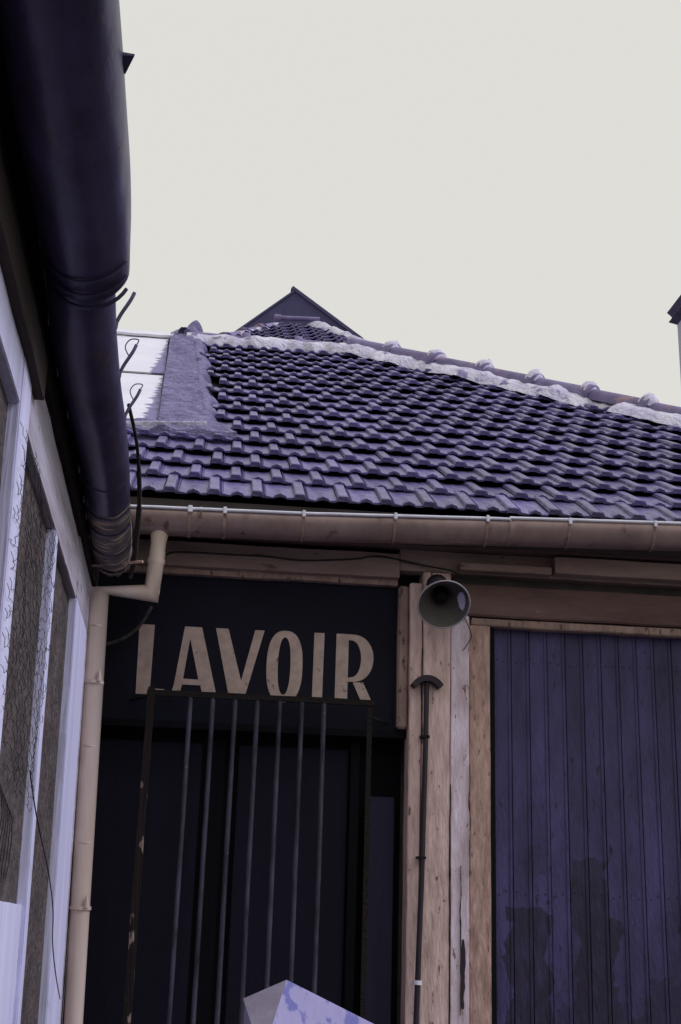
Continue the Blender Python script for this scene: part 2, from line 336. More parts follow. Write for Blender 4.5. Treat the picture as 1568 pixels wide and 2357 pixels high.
# mortar and ridge caps
def lumpy_strip(a, b_, nrm, wl, wr, h, n=90, seed=1.0, m=9):
    """a trowelled ridge of mortar from a to b_: ragged side edges, uneven crown"""
    a = Vector(a); b_ = Vector(b_); d = (b_ - a); side = d.normalized().cross(nrm).normalized(); mb = MB(); vs = []; fs = []
    for i in range(n + 1):
        t = i / n; p = a + d * t; ll = d.length * t
        e1_ = wl * (1 + .8 * noise.noise(Vector((ll * 2.2, seed, 0))) + .55 * noise.noise(Vector((ll * 8, seed, 3))))
        e2_ = wr * (1 + .8 * noise.noise(Vector((ll * 2.2, seed + 9, 0))) + .55 * noise.noise(Vector((ll * 8, seed + 7, 3))))
        for k in range(m + 1):
            u = k / m; off = -e1_ + (e1_ + e2_) * u
            hh = h * math.sin(math.pi * u) ** .6 * (1 + .45 * noise.noise(Vector((ll * 7, u * 3, seed)))) - .01 - .07 * abs(2 * u - 1) ** 3
            vs.append(p + side * off + nrm * hh)
    for i in range(n):
        for k in range(m):
            q = i * (m + 1) + k; fs.append((q, q + 1, q + m + 2, q + m + 1))
    mb.add(vs, fs, 0, True); return mb
def cap(a, b_, nrm, r=0.085, collar=True):
    """half-round ridge cap with a thick collar at its lower end"""
    a = Vector(a); b_ = Vector(b_); d = (b_ - a).normalized(); side = d.cross(nrm).normalized(); L = (b_ - a).length; mb = MB(); vs = []; n = 14
    prof = [(0, r * 1.0), (.0, r * 1.32), (.065, r * 1.32), (.085, r * 1.02), (L, r * .93)]
    for (t, rr_) in prof:
        for k in range(n + 1):
            q = math.pi * (-.08 + 1.16 * k / n); vs.append(a + d * t + side * math.cos(q) * rr_ + nrm * math.sin(q) * rr_)
    fs = []
    for i in range(len(prof) - 1):
        for k in range(n): q = i * (n + 1) + k; fs.append((q + 1, q, q + n + 1, q + n + 2))
    mb.add(vs, fs, 0, True); return mb
hipA = Vector((1.13, ry, rz + .07)); hipB = Vector((hip_x(0), EY, EZ)) + Vector((0, 0, .02))
hd = (hipB - hipA).normalized(); hn = Vector((0.45, -0.45, 1.0)); hn = (hn - hd * hn.dot(hd)).normalized()
side_h = hd.cross(hn)
ms = lumpy_strip(hipA - side_h * 0 , hipB, hn, 0.25, 0.25, 0.070, n=160, seed=2.0); ms.build('mortar_bed', M['mortar'], roof)
Lh = (hipB - hipA).length; step = 0.56; i = 0
while i * step + .3 < Lh:
    a = hipA + hd * (i * step + step + .02); b_ = hipA + hd * (i * step)
    ob = cap(a + hn * .045, b_ + hn * .045, hn, .088 * random.uniform(.95, 1.05)).build('ridge_tile', M['ridge'], roof); i += 1
# lumps of mortar heaped on each collar
for j in range(i):
    p = hipA + hd * (j * step + step - .03) + hn * .075
    mb = MB(); n = 10; vs = []; fs = []
    for u in range(6):
        for k in range(n):
            q = 2 * math.pi * k / n; ph = math.pi / 2 * u / 5; rr_ = .112 * (1 + .28 * noise.noise(Vector((math.cos(q) * 1.5 + j * 3, math.sin(q) * 2, ph))))
            vs.append(p + (hd * math.cos(q) * .75 + side_h * math.sin(q)) * rr_ * math.cos(ph) + hn * rr_ * math.sin(ph) * .95)
    for u in range(5):
        for k in range(n): a_ = u * n + k; c_ = u * n + (k + 1) % n; fs.append((a_, c_, c_ + n, a_ + n))
    mb.add(vs, fs, 0, True); mb.build('mortar_lump', M['puremortar'], roof)
top = Vector((0, 0, 1))
lumpy_strip((-.42, ry - .12, rz + .02), (1.2, ry - .12, rz + .02), Vector((0, -.3, 1)).normalized(), .11, .13, .060, seed=5.0).build('mortar_bed', M['mortar'], roof)
for x0, x1 in ((-.40, .10), (.10, .60), (.60, 1.10)):
    cap((x0, ry - .02, rz + .045), (x1 + .03, ry - .02, rz + .04), top, .088).build('ridge_tile', M['ridge'], roof)

# rendered parapet strip and pale sheets, left end of the roof
def roof_strip(pts, h, nu, nv, amp, seed, mb):
    """quad given as (x,s) corners bl, br, tr, tl raised h above the tile bed, with rough surface and skirt"""
    vs = []; fs = []; uv = []
    for j in range(nv + 1):
        v = j / nv
        for i_ in range(nu + 1):
            u = i_ / nu
            x = (pts[0][0] * (1 - u) + pts[1][0] * u) * (1 - v) + (pts[3][0] * (1 - u) + pts[2][0] * u) * v
            s = (pts[0][1] * (1 - u) + pts[1][1] * u) * (1 - v) + (pts[3][1] * (1 - u) + pts[2][1] * u) * v
            edge = 1.0 if 0 < i_ < nu and j > 0 else -.6
            hh = h * edge + amp * noise.noise(Vector((x * 9, s * 9, seed)))
            if i_ in (0, nu): x += amp * noise.noise(Vector((s * 6, seed, i_)))
            vs.append(rp(x, s, hh))
    for j in range(nv):
        for i_ in range(nu): q = j * (nu + 1) + i_; fs.append((q, q + 1, q + nu + 2, q + nu + 1))
    mb.add(vs, fs, 0, False)
st = MB(); roof_strip([(-.46, 1.44), (-.09, 1.48), (-.36, 6.15), (-.60, 6.0)], .075, 10, 90, .035, 3.0, st)
st.build('parapet_strip', M['flash'], roof)
sk = MB(); roof_strip([(-1.1, 1.36), (.12, 1.40), (-.02, 1.78), (-1.1, 1.66)], .068, 40, 6, .035, 8.0, sk)
sk.build('mortar_skirt', M['flash'], roof)
sk2 = lumpy_strip(rp(-.15, 1.5, .06), rp(-.36, 5.8, .06), NR, .05, .11, .02, n=160, seed=11); sk2.build('mortar_fillet', M['flash'], roof)
lumpy_strip(rp(-.46, 5.9, .06), rp(-.33, 6.05, .09), NR, .10, .12, .10, n=16, seed=21).build('mortar_lump', M['flash'], roof)
lumpy_strip(rp(-.70, 1.46, .085), rp(-.12, 1.56, .10), NR, .010, .012, .014, n=40, seed=14).build('mortar_lip', M['mortar'], roof)
def sheet(x0, x1, s0, s1, h):
    m = MB(); a = [rp(x0, s0, h), rp(x1, s0, h), rp(x1 - (s1 - s0) * .04, s1, h - .012), rp(x0, s1, h - .012)]
    lo = [p - NR * .012 for p in a]; m.hexa(lo + a); ob = m.build('roof_sheet', M['sheet'], roof)
    uvl = ob.data.uv_layers.new(name='UVMap')
    for l in ob.data.loops:
        idx = l.vertex_index % 4; uvl.data[l.index].uv = ((0, 0), (1, 0), (1, 1), (0, 1))[idx]
    return ob
sheet(-1.15, -.43, 1.52, 3.62, .050); sheet(-1.17, -.505, 3.655, 5.75, .050); sheet(-2.3, -1.18, 1.52, 5.75, .045)
lp_ = MB(); vs = []; fs = []
for i_ in range(31):
    x = -2.3 + i_ * (1.75 / 30); hh = .055 + .020 * noise.noise(Vector((x * 5, 0, 1)))
    for (ds, dh) in ((5.72, hh), (5.72, hh + .022), (5.93, hh + .02), (5.93, hh - .04)): vs.append(rp(x, ds, dh))
for i_ in range(30):
    for k in range(4): a_ = i_ * 4 + k; c_ = i_ * 4 + (k + 1) % 4; fs.append((c_, a_, a_ + 4, c_ + 4))
lp_.add(vs, fs); lp_.build('sheet_capping', M['sheet'], roof)

# ---- eaves: soffit, fascia boards
b = MB(); b.box(-3.2, 6.3, 6.47, 6.97, 3.60, 3.665); b.build('soffit', M['soffit'], wh)
b = MB(); b.box(-3.0, 6.3, 6.45, 6.468, 3.60, 3.72); b.build('eaves_board', M['soffit'], wh)
b = wavy_box(-.62, .968, 6.655, 6.76, 3.425, 3.555, 0, .004, 30, 1); b.build('fascia_board', M['fascia'], wh)
b = wavy_box(-.62, .965, 6.70, 6.765, 3.392, 3.423, 0, .005, 40, 2); b.build('fascia_batten', M['trim'], wh)
b = wavy_box(.972, 3.3, 6.665, 6.76, 3.470, 3.585, 0, .003, 30, 3); b.build('fascia_board', M['fascia'], wh)
b = wavy_box(-.62, 3.3, 6.60, 6.76, 3.565, 3.60, 0, .003, 30, 4)
b = wavy_box(-.62, 3.3, 6.58, 6.70, 3.588, 3.600, 0, .002, 30, 4); b.build('soffit_batten', M['header'], wh)
b = wavy_box(1.285, 1.785, 6.60, 6.664, 3.475, 3.515, 0, .002, 12, 5); b.build('cover_strip', M['fascia'], wh, bevel=.003)
b = wavy_box(1.800, 3.3, 6.585, 6.664, 3.480, 3.572, 0, .002, 20, 6); b.build('cover_board', M['fascia'], wh, bevel=.003)
b = MB(); b.box(1.27, 3.3, 6.74, 6.97, 3.2, 3.60); b.build('lintel_backing', M['soffit'], wh)
b = wavy_box(1.285, 3.3, 6.66, 6.739, 3.240, 3.412, 0, .004, 30, 7); b.build('header_beam', M['header'], wh, bevel=.006)
b = wavy_box(1.36, 3.3, 6.672, 6.738, 3.190, 3.232, 0, .003, 30, 8); b.build('lintel', M['trim'], wh, bevel=.005)

# ---- post beside the door: four boards with open joints
b = wavy_box(1.030, 1.093, 6.652, 6.80, 0, 3.40, 2, .005, 70, 11); b.build('post_board', M['cream'], wh, bevel=.004)
b = wavy_box(1.098, 1.243, 6.645, 6.80, 0, 3.462, 2, .004, 70, 12); b.build('post_board', M['cream'], wh, bevel=.004)
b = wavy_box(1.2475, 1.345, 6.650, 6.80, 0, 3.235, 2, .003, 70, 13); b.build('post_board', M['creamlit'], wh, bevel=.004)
b = wavy_box(1.348, 1.458, 6.662, 6.80, 0, 3.188, 2, .003, 70, 14); b.build('door_jamb', M['brown'], wh, bevel=.004)
b = wavy_box(.972, 1.026, 6.690, 6.775, 2.63, 3.39, 2, .003, 24, 15)
b.build('cover_moulding', M['trim'], wh, bevel=.008)
b = wavy_box(1.1, 1.24, 6.635, 6.644, 3.395, 3.462, 0, .004, 8, 16)
# long splits and lifted paint slivers on the boards
random.seed(21)
for (x, z0, z1, w_) in ((1.2455, 1.2, 2.35, .006), (1.30, 1.25, 1.95, .004), (1.094, 2.55, 3.05, .006), (1.345, 1.9, 2.45, .004), (1.312, 1.28, 1.60, .016)):
    m = MB(); vs = []; n = 26
    for i_ in range(n + 1):
        z = z0 + (z1 - z0) * i_ / n; wv = w_ * (0.35 + abs(noise.noise(Vector((z * 14, x * 40, 1))))) * math.sin(math.pi * (i_ + .6) / (n + 1.2)) ** .4; cx = x + .006 * noise.noise(Vector((z * 9, x * 30, 0)))
        vs += [(cx - wv, 6.6425, z), (cx + wv, 6.6425, z), (cx + wv, 6.649, z), (cx - wv, 6.649, z)]
    fs = []
    for i_ in range(n):
        for k in range(4): a_ = i_ * 4 + k; c_ = i_ * 4 + (k + 1) % 4; fs.append((a_, c_, c_ + 4, a_ + 4))
    m.add(vs, fs); m.build('split', M['rod'] if w_ > .01 else M['wood'], wh)

# ---- plank door
door = empty('door'); door.parent = wh
b = MB(); b.box(1.46, 3.3, 6.80, 6.86, 0, 3.23); b.build('backing', M['black'], door)
b = MB(); b.box(1.4585, 1.492, 6.705, 6.79, 0, 3.19); b.build('stop', M['dark'], door)
PW = 0.0985; x = 1.494; random.seed(5)
while x < 3.2:
    z0 = 0.02; m = MB(); y = 6.745 + random.uniform(-.0015, .0015); wd = PW - .0035
    m.hexa([(x, y, z0), (x + wd, y, z0), (x + wd, 6.795, z0), (x, 6.795, z0), (x, y, 3.2), (x + wd, y, 3.2), (x + wd, 6.795, 3.2), (x, 6.795, 3.2)])
    # bead beside the joint
    m.hexa([(x + wd - .017, y - .004, z0), (x + wd - .009, y - .004, z0), (x + wd - .007, y + .002, z0), (x + wd - .019, y + .002, z0),
            (x + wd - .017, y - .004, 3.2), (x + wd - .009, y - .004, 3.2), (x + wd - .007, y + .002, 3.2), (x + wd - .019, y + .002, 3.2)])
    pk = m.build('plank', M['plank'], door, bevel=.0018)
    nl = MB()
    for zn in (.5, 1.83, 3.02):
        for dx in (.022, .06):
            nl.lathe((x + dx + random.uniform(-.004, .004), y - .0022, zn + random.uniform(-.01, .01)), (0, 1, 0), [(0, 0), (0, .0035), (.004, .0035)], 7)
    nl.build('nail_heads', M['rust'], pk)['kind'] = 'stuff'
    x += PW

# ---- sign board with lettering
b = MB(); b.box(-.62, .971, 6.745, 6.775, 2.62, 3.40); sb = b.build('sign_board', M['sign'], wh)
b = MB(); b.box(-.62, 1.03, 6.735, 6.79, 2.585, 2.619); b.build('sign_rail', M['dark'], wh)
def poly_letter(outline, hole=None, y=6.742, th=.006):
    """closed outline (x,z) -> thin raised letter; a hole is bridged by building ring quads between equal-length loops"""
    m = MB()
    if hole is None:
        n = len(outline); vs = [(x, y, z) for x, z in outline] + [(x, y + th, z) for x, z in outline]
        m.add(vs, [tuple(range(n))] + [(i_, i_ + n, (i_ + 1) % n + n, (i_ + 1) % n) for i_ in range(n)])
    else:
        n = len(outline)
        vs = [(x, y, z) for x, z in outline] + [(x, y, z) for x, z in hole] + [(x, y + th, z) for x, z in outline] + [(x, y + th, z) for x, z in hole]
        fs = []
        for i_ in range(n):
            j = (i_ + 1) % n; fs += [(i_, j, j + n, i_ + n), (i_, i_ + 2 * n, j + 2 * n, j), (i_ + n, j + n, j + 3 * n, i_ + 3 * n)]
        m.add(vs, fs)
    bm = bmesh.new(); me = bpy.data.meshes.new('letter'); me.from_pydata(m.v, [], m.f); bm.from_mesh(me)
    bmesh.ops.triangulate(bm, faces=[f for f in bm.faces if len(f.verts) > 4], ngon_method='EAR_CLIP'); bmesh.ops.recalc_face_normals(bm, faces=bm.faces); bm.to_mesh(me); bm.free()
    me.materials.append(M['letter']); ob = bpy.data.objects.new('letter', me); C.objects.link(ob); ob.parent = sb; return ob
zT, zB = 3.118, 2.752      # cap line and base line
def merge(parts):
    a_ = parts[0]; bm = bmesh.new()
    for q in parts: bm.from_mesh(q.data)
    bm.to_mesh(a_.data); bm.free()
    for q in parts[1:]: bpy.data.objects.remove(q)
def oval(cx, cz, a_, b__, n=44, p=2.5):
    out = []
    for k in range(n):
        t = 2 * math.pi * k / n; c, s_ = math.cos(t), math.sin(t)
        out.append((cx + a_ * math.copysign(abs(c) ** (2 / p), c), cz + b__ * math.copysign(abs(s_) ** (2 / p), s_)))
    return out
# L: thick stem, its foot low down behind the top rail of the grille
poly_letter([(-.380, zB), (-.388, zT), (-.308, zT), (-.309, zB + .030), (-.235, zB + .030), (-.235, zB)])
# A
merge([poly_letter([(-.188, 2.811), (-.151, zT), (-.062, zT), (.021, 2.811)], [(-.143, 2.842), (-.121, 3.045), (-.117, 3.045), (-.064, 2.840)]),
       poly_letter([(-.202, zB), (-.188, 2.8105), (-.146, 2.8105), (-.160, zB)]),
       poly_letter([(-.036, zB), (-.052, 2.8105), (.021, 2.8105), (.037, zB)])])
# V
poly_letter([(.011, zT), (.077, zT), (.157, 2.845), (.218, zT), (.267, zT), (.178, zB), (.100, zB)])
# O, tall oval
merge([poly_letter(oval(.380, 2.933, .0945, .190), oval(.378, 2.935, .033, .152, p=2.3))])
# I
poly_letter([(.530, zB), (.531, zT + .003), (.585, zT + .003), (.583, zB)])
# R
def letter_R():
    x0 = .649; n = 18
    oo = [(x0, 2.8655), (x0, 3.122)]; ii = [(x0 + .066, 2.886), (x0 + .066, 3.092)]
    for k in range(n + 1):
        t = math.pi / 2 - math.pi * k / n
        oo.append((x0 + .078 + .122 * math.cos(t) ** .8 if abs(math.cos(t)) > 1e-9 else x0 + .078, 2.995 + .127 * math.sin(t)))
        ii.append((x0 + .072 + .062 * max(0, math.cos(t)) ** .8, 2.991 + .100 * math.sin(t)))
    oo.append((x0 + .05, 2.8655)); ii.append((x0 + .069, 2.888))
    merge([poly_letter(oo, ii), poly_letter([(x0, zB), (x0, 2.865), (x0 + .066, 2.865), (x0 + .066, zB)]),
           poly_letter([(.795, zB), (.742, 2.8655), (.796, 2.8685), (.850, 2.757), (.838, 2.757), (.836, zB)])])
letter_R()

# ---- dim doors behind the grille
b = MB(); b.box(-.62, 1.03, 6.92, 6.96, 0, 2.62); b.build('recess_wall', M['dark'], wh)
b = MB(); b.box(-.60, -.02, 6.87, 6.905, 0, 2.53); b.build('door_leaf', M['navy'], wh, bevel=.004)
b = MB(); b.box(.02, .10, 6.89, 6.915, 0, 2.55); b.build('door_post', M['dark'], wh)
b = MB(); b.box(.17, .745, 6.87, 6.905, 0, 2.53); b.build('door_leaf', M['navy'], wh, bevel=.004)
b = MB(); b.box(.755, .80, 6.84, 6.90, 0, 2.57); b.build('door_post', M['dark'], wh)
b = MB(); b.box(.835, .985, 6.82, 6.85, 0, 2.29); b.build('side_panel', M['dimblue'], wh, bevel=.004)

# ---- iron grille
gr = empty('grille'); gr.parent = wh
GY = 6.60
m = wavy_box(-.315, .842, GY - .012, GY + .012, 2.722, 2.752, 0, .003, 24, 31); m.build('top_rail', M['rust'], gr)
m = wavy_box(-.312, -.275, GY - .014, GY + .010, .95, 2.765, 2, .004, 40, 32); m.build('upright', M['flake'], gr)
m = wavy_box(.805, .830, GY - .006, GY + .012, .95, 2.72, 2, .002, 20, 33); m.build('upright', M['rust'], gr)
m = MB(); m.box(-.31, .84, GY - .012, GY + .012, .92, .95); m.build('bottom_rail', M['rust'], gr)
for i_ in range(7):
    x = -.098 + i_ * .113; m = MB(); l = random.uniform(-.003, .003)
    m.tube([(x, GY, .94), (x + l, GY, 1.9), (x + .002, GY, 2.724)], .0125, 8); m.build('bar', M['bar'], gr)
for (x, y_, z) in ((-.40, 6.70, 2.72), (.93, 6.70, 2.66)):
    m = MB(); m.tube([(x + (.11 if x < 0 else -.1), GY, z), (x, 6.74, z)], .008, 6); m.build('stay', M['rust'], gr)

# ---- zinc gutter with rolled rim, brackets, outlet
gt = empty('gutter'); gt.parent = wh
def rimz(x):
    P = [(-.7, 3.612), (-.4, 3.620), (.42, 3.636), (1.32, 3.668), (2.4, 3.702), (3.4, 3.725)]
    for (a_, za), (c_, zc) in zip(P, P[1:]):
        if x <= c_: return za + (zc - za) * (x - a_) / (c_ - a_)
    return P[-1][1]
def trough(x0, x1, dz=0.0, grow=0.0):
    m = MB(); n = 40; k_ = 18; vs = []; fs = []
    for i_ in range(n + 1):
        x = x0 + (x1 - x0) * i_ / n; z = rimz(x) + dz + .002 * noise.noise(Vector((x * 4, 0, 0)))
        for k in range(k_ + 1):
            q = math.pi * k / k_; vs.append((x, 6.388 - (.088 + grow) * math.cos(q), z - (.118 + grow) * math.sin(q) ** .9))
        for k in range(k_ + 1):
            q = math.pi * (k_ - k) / k_; vs.append((x, 6.388 - (.085 + grow) * math.cos(q), z - (.115 + grow) * math.sin(q) ** .9))
    w_ = 2 * (k_ + 1)
    for i_ in range(n):
        for k in range(w_): a_ = i_ * w_ + k; c_ = i_ * w_ + (k + 1) % w_; fs.append((a_, c_, c_ + w_, a_ + w_))
    fs.append(tuple(range(k_ + 1)) ); m.add(vs, fs, 0, True); return m
def add_rim(x0, x1, dz):
    m = MB(); pts = [(x0 + (x1 - x0) * i_ / 24, 6.296, rimz(x0 + (x1 - x0) * i_ / 24) + dz + .0015 * noise.noise(Vector((i_ * .9, 1, 1)))) for i_ in range(25)]
    m.tube(pts, .0085, 8); return m
trough(-.70, 1.49).build('trough', M['zinc'], gt); trough(1.485, 3.4, .004, .003).build('trough', M['zinc'], gt)
add_rim(-.70, 1.49, 0).build('rim', M['rim'], gt); add_rim(1.487, 3.4, .006).build('rim', M['rim'], gt)
def strap(x, wdt, grow=.006, q1=1.0):
    m = MB(); vs = []; n = 16
    for k in range(n + 1):
        q = -.12 + math.pi * q1 * k / n; z = rimz(x)
        for xx in (x - wdt / 2, x + wdt / 2): vs.append((xx, 6.388 - (.088 + grow) * math.cos(q), z - (.118 + grow) * max(-.12, math.sin(q))))
    m.add(vs, [(2 * k, 2 * k + 1, 2 * k + 3, 2 * k + 2) for k in range(n)], 0, True); return m
for x, wdt in ((-.155, .020), (.020, .016), (.42, .014), (.89, .014), (1.37, .014), (1.805, .014), (2.26, .014)):
    m = strap(x, wdt); o = m.build('bracket', M['trim'], gt)
    m = MB(); z = rimz(x); m.box(x - wdt * .6, x + wdt * .6, 6.280, 6.296, z - .022, z + .014); m.build('clip', M['rim'], gt, bevel=.003)
m = strap(-.10, .010, .003); m.build('solder_seam', M['zinc'], gt); m = strap(1.49, .010, .006, .5); m.build('solder_seam', M['zinc'], gt)

dp = empty('downpipe'); dp.parent = wh
PY = 6.42
m = MB(); m.tube([(-.305, 6.395, 3.54), (-.305, 6.395, 3.46), (-.322, PY, 3.205), (-.58, PY, 3.205), (-.583, PY, 3.205)][:3], [.052, .038, .040], 20, cap=False)
m.tube([(-.3045, 6.40, 3.42), (-.322, PY, 3.203), (-.586, PY, 3.203), (-.524, PY, 1.18), (-.492, PY, .05)], [.0385, .042, .0435, .043, .043], 24)
m.build('pipe', M['pipe'], dp)
for z in (3.37,):
    m = MB(); m.tube([(-.3095, 6.407, z + .012), (-.3115, 6.409, z - .012)], .0445, 20); m.build('collar', M['pipe'], dp)
for z in (3.02, 2.43, 1.98, .9):
    x = -.586 + (3.203 - z) * .0307; m = MB(); m.tube([(x, PY, z + .004), (x, PY, z - .004)], .0455, 24); m.build('joint', M['pipe'], dp)
for z in (2.74, 1.685):
    x = -.586 + (3.203 - z) * .0307; m = MB(); m.tube([(x, PY, z + .008), (x, PY, z - .008)], .052, 24)
    m.tube([(x + .03, PY - .04, z + .005), (x + .032, PY - .048, z + .03), (x + .03, PY - .046, z + .06)], [.014, .009, .002], 8); m.build('pipe_clip', M['pipe'], dp)

# ------------------------------------------------------------ horn loudspeaker on the post
hs = empty('horn_loudspeaker', (0, 0, 0)); tag(hs, 'round grey horn loudspeaker with pale rim mounted high on the cream post', 'loudspeaker')
hc = Vector((1.16, 6.385, 3.222)); hax = Vector((.02, -math.cos(R(40)), -math.sin(R(40)))).normalized()
bell = [(0, .133), (-.010, .124), (-.045, .098), (-.085, .068), (-.125, .046), (-.165, .036), (-.20, .030)]
m = MB(); m.lathe(hc, hax, bell, 40); m.lathe(hc, hax, [(t - .003, r + .004) for t, r in bell], 40)
m.build('bell', M['horn'], hs)
m = MB(); ring = []
a_ = hax.cross(Vector((0, 0, 1))).normalized(); b_ = hax.cross(a_)
rp_ = [hc + (a_ * math.cos(2 * math.pi * k / 48) + b_ * math.sin(2 * math.pi * k / 48)) * .134 for k in range(49)]
m.tube(rp_, .0042, 8, cap=False); m.build('rim', M['hornrim'], hs)
m = MB(); m.lathe(hc, hax, [(-.12, .0), (-.10, .028), (-.075, .030), (-.07, .0)], 24); m.build('throat_cone', M['black'], hs)
m = MB(); m.lathe(hc, hax, [(-.19, .034), (-.195, .055), (-.25, .055), (-.255, .03), (-.256, 0)], 24); m.build('driver', M['rod'], hs)
m = MB(); vs = []; fs = []    # pale patch inside the bell
nn = 10; PS = 1 if a_.x > 0 else -1
for i_ in range(nn + 1):
    q = -0.62 + 0.95 * i_ / nn
    for k in range(5):
        u = k / 4; hw = .45 + .55 * math.sin(math.pi * i_ / nn); t = -.018 - (.045 * u * hw) - .004 * (i_ % 2)
        r = .133 + (t + .0) * (.133 - .068) / .085 * 1.0
        r = .124 + (t + .010) * ((.124 - .098) / .035) if t > -.045 else .098 + (t + .045) * (.030 / .040)
        ang = q + math.pi * .0
        rad = (a_ * math.cos(ang) * PS + b_ * math.sin(ang))
        vs.append(hc + hax * (t + .0015) + rad.normalized() * (r - .0035))
for i_ in range(nn):
    for k in range(4): q_ = i_ * 5 + k; fs.append((q_, q_ + 1, q_ + 6, q_ + 5))
m.add(vs, fs, 0, True); m.build('pale_patch', M['hornpatch'], hs)
m = MB(); m.tube([hc - hax * .16, hc - hax * .18 + Vector((0, .08, -.02)), (1.17, 6.645, 3.30)], .010, 8); m.box(1.13, 1.21, 6.632, 6.644, 3.26, 3.36); m.build('mounting_arm', M['rod'], hs)

# ------------------------------------------------------------ capped iron rod on the post
rd = empty('iron_rod'); tag(rd, 'dark iron rod with arched hood clipped to the cream post below the loudspeaker', 'rod')
m = MB(); m.tube([(1.114, 6.615, 2.875), (1.112, 6.615, 2.6), (1.098, 6.615, 1.9), (1.078, 6.615, 1.245), (1.070, 6.615, .9), (1.06, 6.615, .05)], .0135, 10); m.build('rod', M['rod'], rd)
m = MB(); vs = []; fs = []; n = 14     # arched hood: a bent strip
for k in range(n + 1):
    q = R(148 - 116 * k / n); cx, cz, r1, r2 = 1.114, 2.79, .098, .070
    for (rr_, yy) in ((r1, 6.58), (r2, 6.585), (r2, 6.65), (r1, 6.65)): vs.append((cx + rr_ * 1.0 * math.cos(q), yy, cz + rr_ * math.sin(q) * 1.06))
for k in range(n):
    for j in range(4): a0 = k * 4 + j; c0 = k * 4 + (j + 1) % 4; fs.append((a0, c0, c0 + 4, a0 + 4))
fs += [(0, 1, 2, 3), (n * 4 + 3, n * 4 + 2, n * 4 + 1, n * 4)]
m.add(vs, fs); m.build('hood', M['rod'], rd)
for z in (2.58, 1.98):
    x = 1.114 - (2.875 - z) * .022; m = MB(); m.box(x - .024, x + .022, 6.598, 6.645, z - .006, z + .006); m.build('clip', M['rust'], rd)
m = MB(); m.tube([(1.082, 6.615, 1.405), (1.081, 6.615, 1.385)], .022, 12); m.build('collar', M['rim'], rd)

# ------------------------------------------------------------ cables under the eaves
def spline(pts, n=8):
    P = [Vector(p) for p in pts]; out = []
    for i_ in range(len(P) - 1):
        p0 = P[max(i_ - 1, 0)]; p1 = P[i_]; p2 = P[i_ + 1]; p3 = P[min(i_ + 2, len(P) - 1)]
        for k in range(n):
            t = k / n; out.append(.5 * ((2 * p1) + (p2 - p0) * t + (2 * p0 - 5 * p1 + 4 * p2 - p3) * t * t + (3 * p1 - p0 - 3 * p2 + p3) * t ** 3))
    return out + [P[-1]]
m = MB(); m.tube(spline([(-.36, 6.63, 3.40), (-.27, 6.64, 3.475), (-.19, 6.64, 3.493), (.09, 6.645, 3.496), (.26, 6.645, 3.497), (.45, 6.645, 3.487), (.73, 6.645, 3.512), (.80, 6.645, 3.528), (.90, 6.645, 3.530), (1.09, 6.64, 3.497), (1.23, 6.60, 3.465), (1.34, 6.61, 3.432), (1.55, 6.64, 3.44)]), .0048, 6)
tag(m.build('cable', M['cable']), 'thin black cable sagging along the cream fascia from the downpipe to the loudspeaker', 'cable')
m = MB(); m.tube(spline([(1.27, 6.40, 3.16), (1.30, 6.45, 3.13), (1.325, 6.50, 3.09), (1.30, 6.52, 3.04), (1.285, 6.53, 3.02)]), .0025, 5)
tag(m.build('wire_tail', M['cable']), 'short curled wire end hanging from the right side of the loudspeaker', 'wire')
m = MB(); m.tube(spline([(-.32, 6.48, 3.15), (-.38, 6.55, 3.06), (-.46, 6.58, 3.00), (-.55, 6.6, 2.97), (-.66, 6.62, 2.96)]), .009, 6)
tag(m.build('curved_cable', M['stucco']), 'short curved grey cable behind the elbow of the cream downpipe', 'cable')

# ------------------------------------------------------------ left building
lb = empty('left_building'); tag(lb, 'low whitewashed timber outbuilding with dark overhanging gutter at the left edge', 'building')
def wx(y, z, off=0.0):     # outer face of the left wall: bears slightly right towards the camera, leans slightly at the foot
    return -.622 + (6.5 - y) * .0157 + (3.1 - z) * .022 + off
def lpanel(y0, y1, z0, z1, off, depth=.05, name='panel', m=None, amp=.0, seed=0.0, ny=1, nz=16, bev=0.0):
    mb = MB(); long_y = (y1 - y0) > (z1 - z0); n = 30; rings = []
    for i_ in range(n + 1):
        t = i_ / n
        def j(k):
            l = (y0 + (y1 - y0) * t) if long_y else (z0 + (z1 - z0) * t)
            return amp * (noise.noise(Vector((l * 4, seed, k * 5.1))) + .5 * noise.noise(Vector((l * 25, seed, k * 3.1))))
        if long_y:
            y = y0 + (y1 - y0) * t; c = [(y, z0 + j(0)), (y, z1 + j(1))]
        else:
            z = z0 + (z1 - z0) * t; c = [(y1 + j(0), z), (y0 + j(1), z)]
        (ya, za), (yb, zb) = c
        rings.append([(wx(ya, za, off), ya, za), (wx(yb, zb, off), yb, zb), (wx(yb, zb, off - depth), yb, zb), (wx(ya, za, off - depth), ya, za)])
    vs = [v for r in rings for v in r]; fs = []
    for i_ in range(n):
        for k in range(4): a0 = i_ * 4 + k; c0 = i_ * 4 + (k + 1) % 4; fs.append((a0, c0, c0 + 4, a0 + 4))
    e = n * 4; fs += [(3, 2, 1, 0), (e, e + 1, e + 2, e + 3)]; mb.add(vs, fs)
    o = mb.build(name, m, lb, bevel=bev)
    bm = bmesh.new(); bm.from_mesh(o.data); bmesh.ops.recalc_face_normals(bm, faces=bm.faces); bm.to_mesh(o.data); bm.free()
    return o
b = MB(); b.box(-3.5, -.80, -3, 6.72, 0, 3.3); b.build('wall', M['wall'], lb)
lpanel(-3, 6.66, 0, 3.24, -.030, .10, 'infill_panel', M['stucco'])
lpanel(3.42, 5.6, 2.960, 3.215, .000, .05, 'beam', M['whiteb'], .008, 1, bev=.003)
lpanel(5.602, 6.66, 2.975, 3.24, .000, .05, 'beam', M['whiteb'], .006, 2, bev=.003)
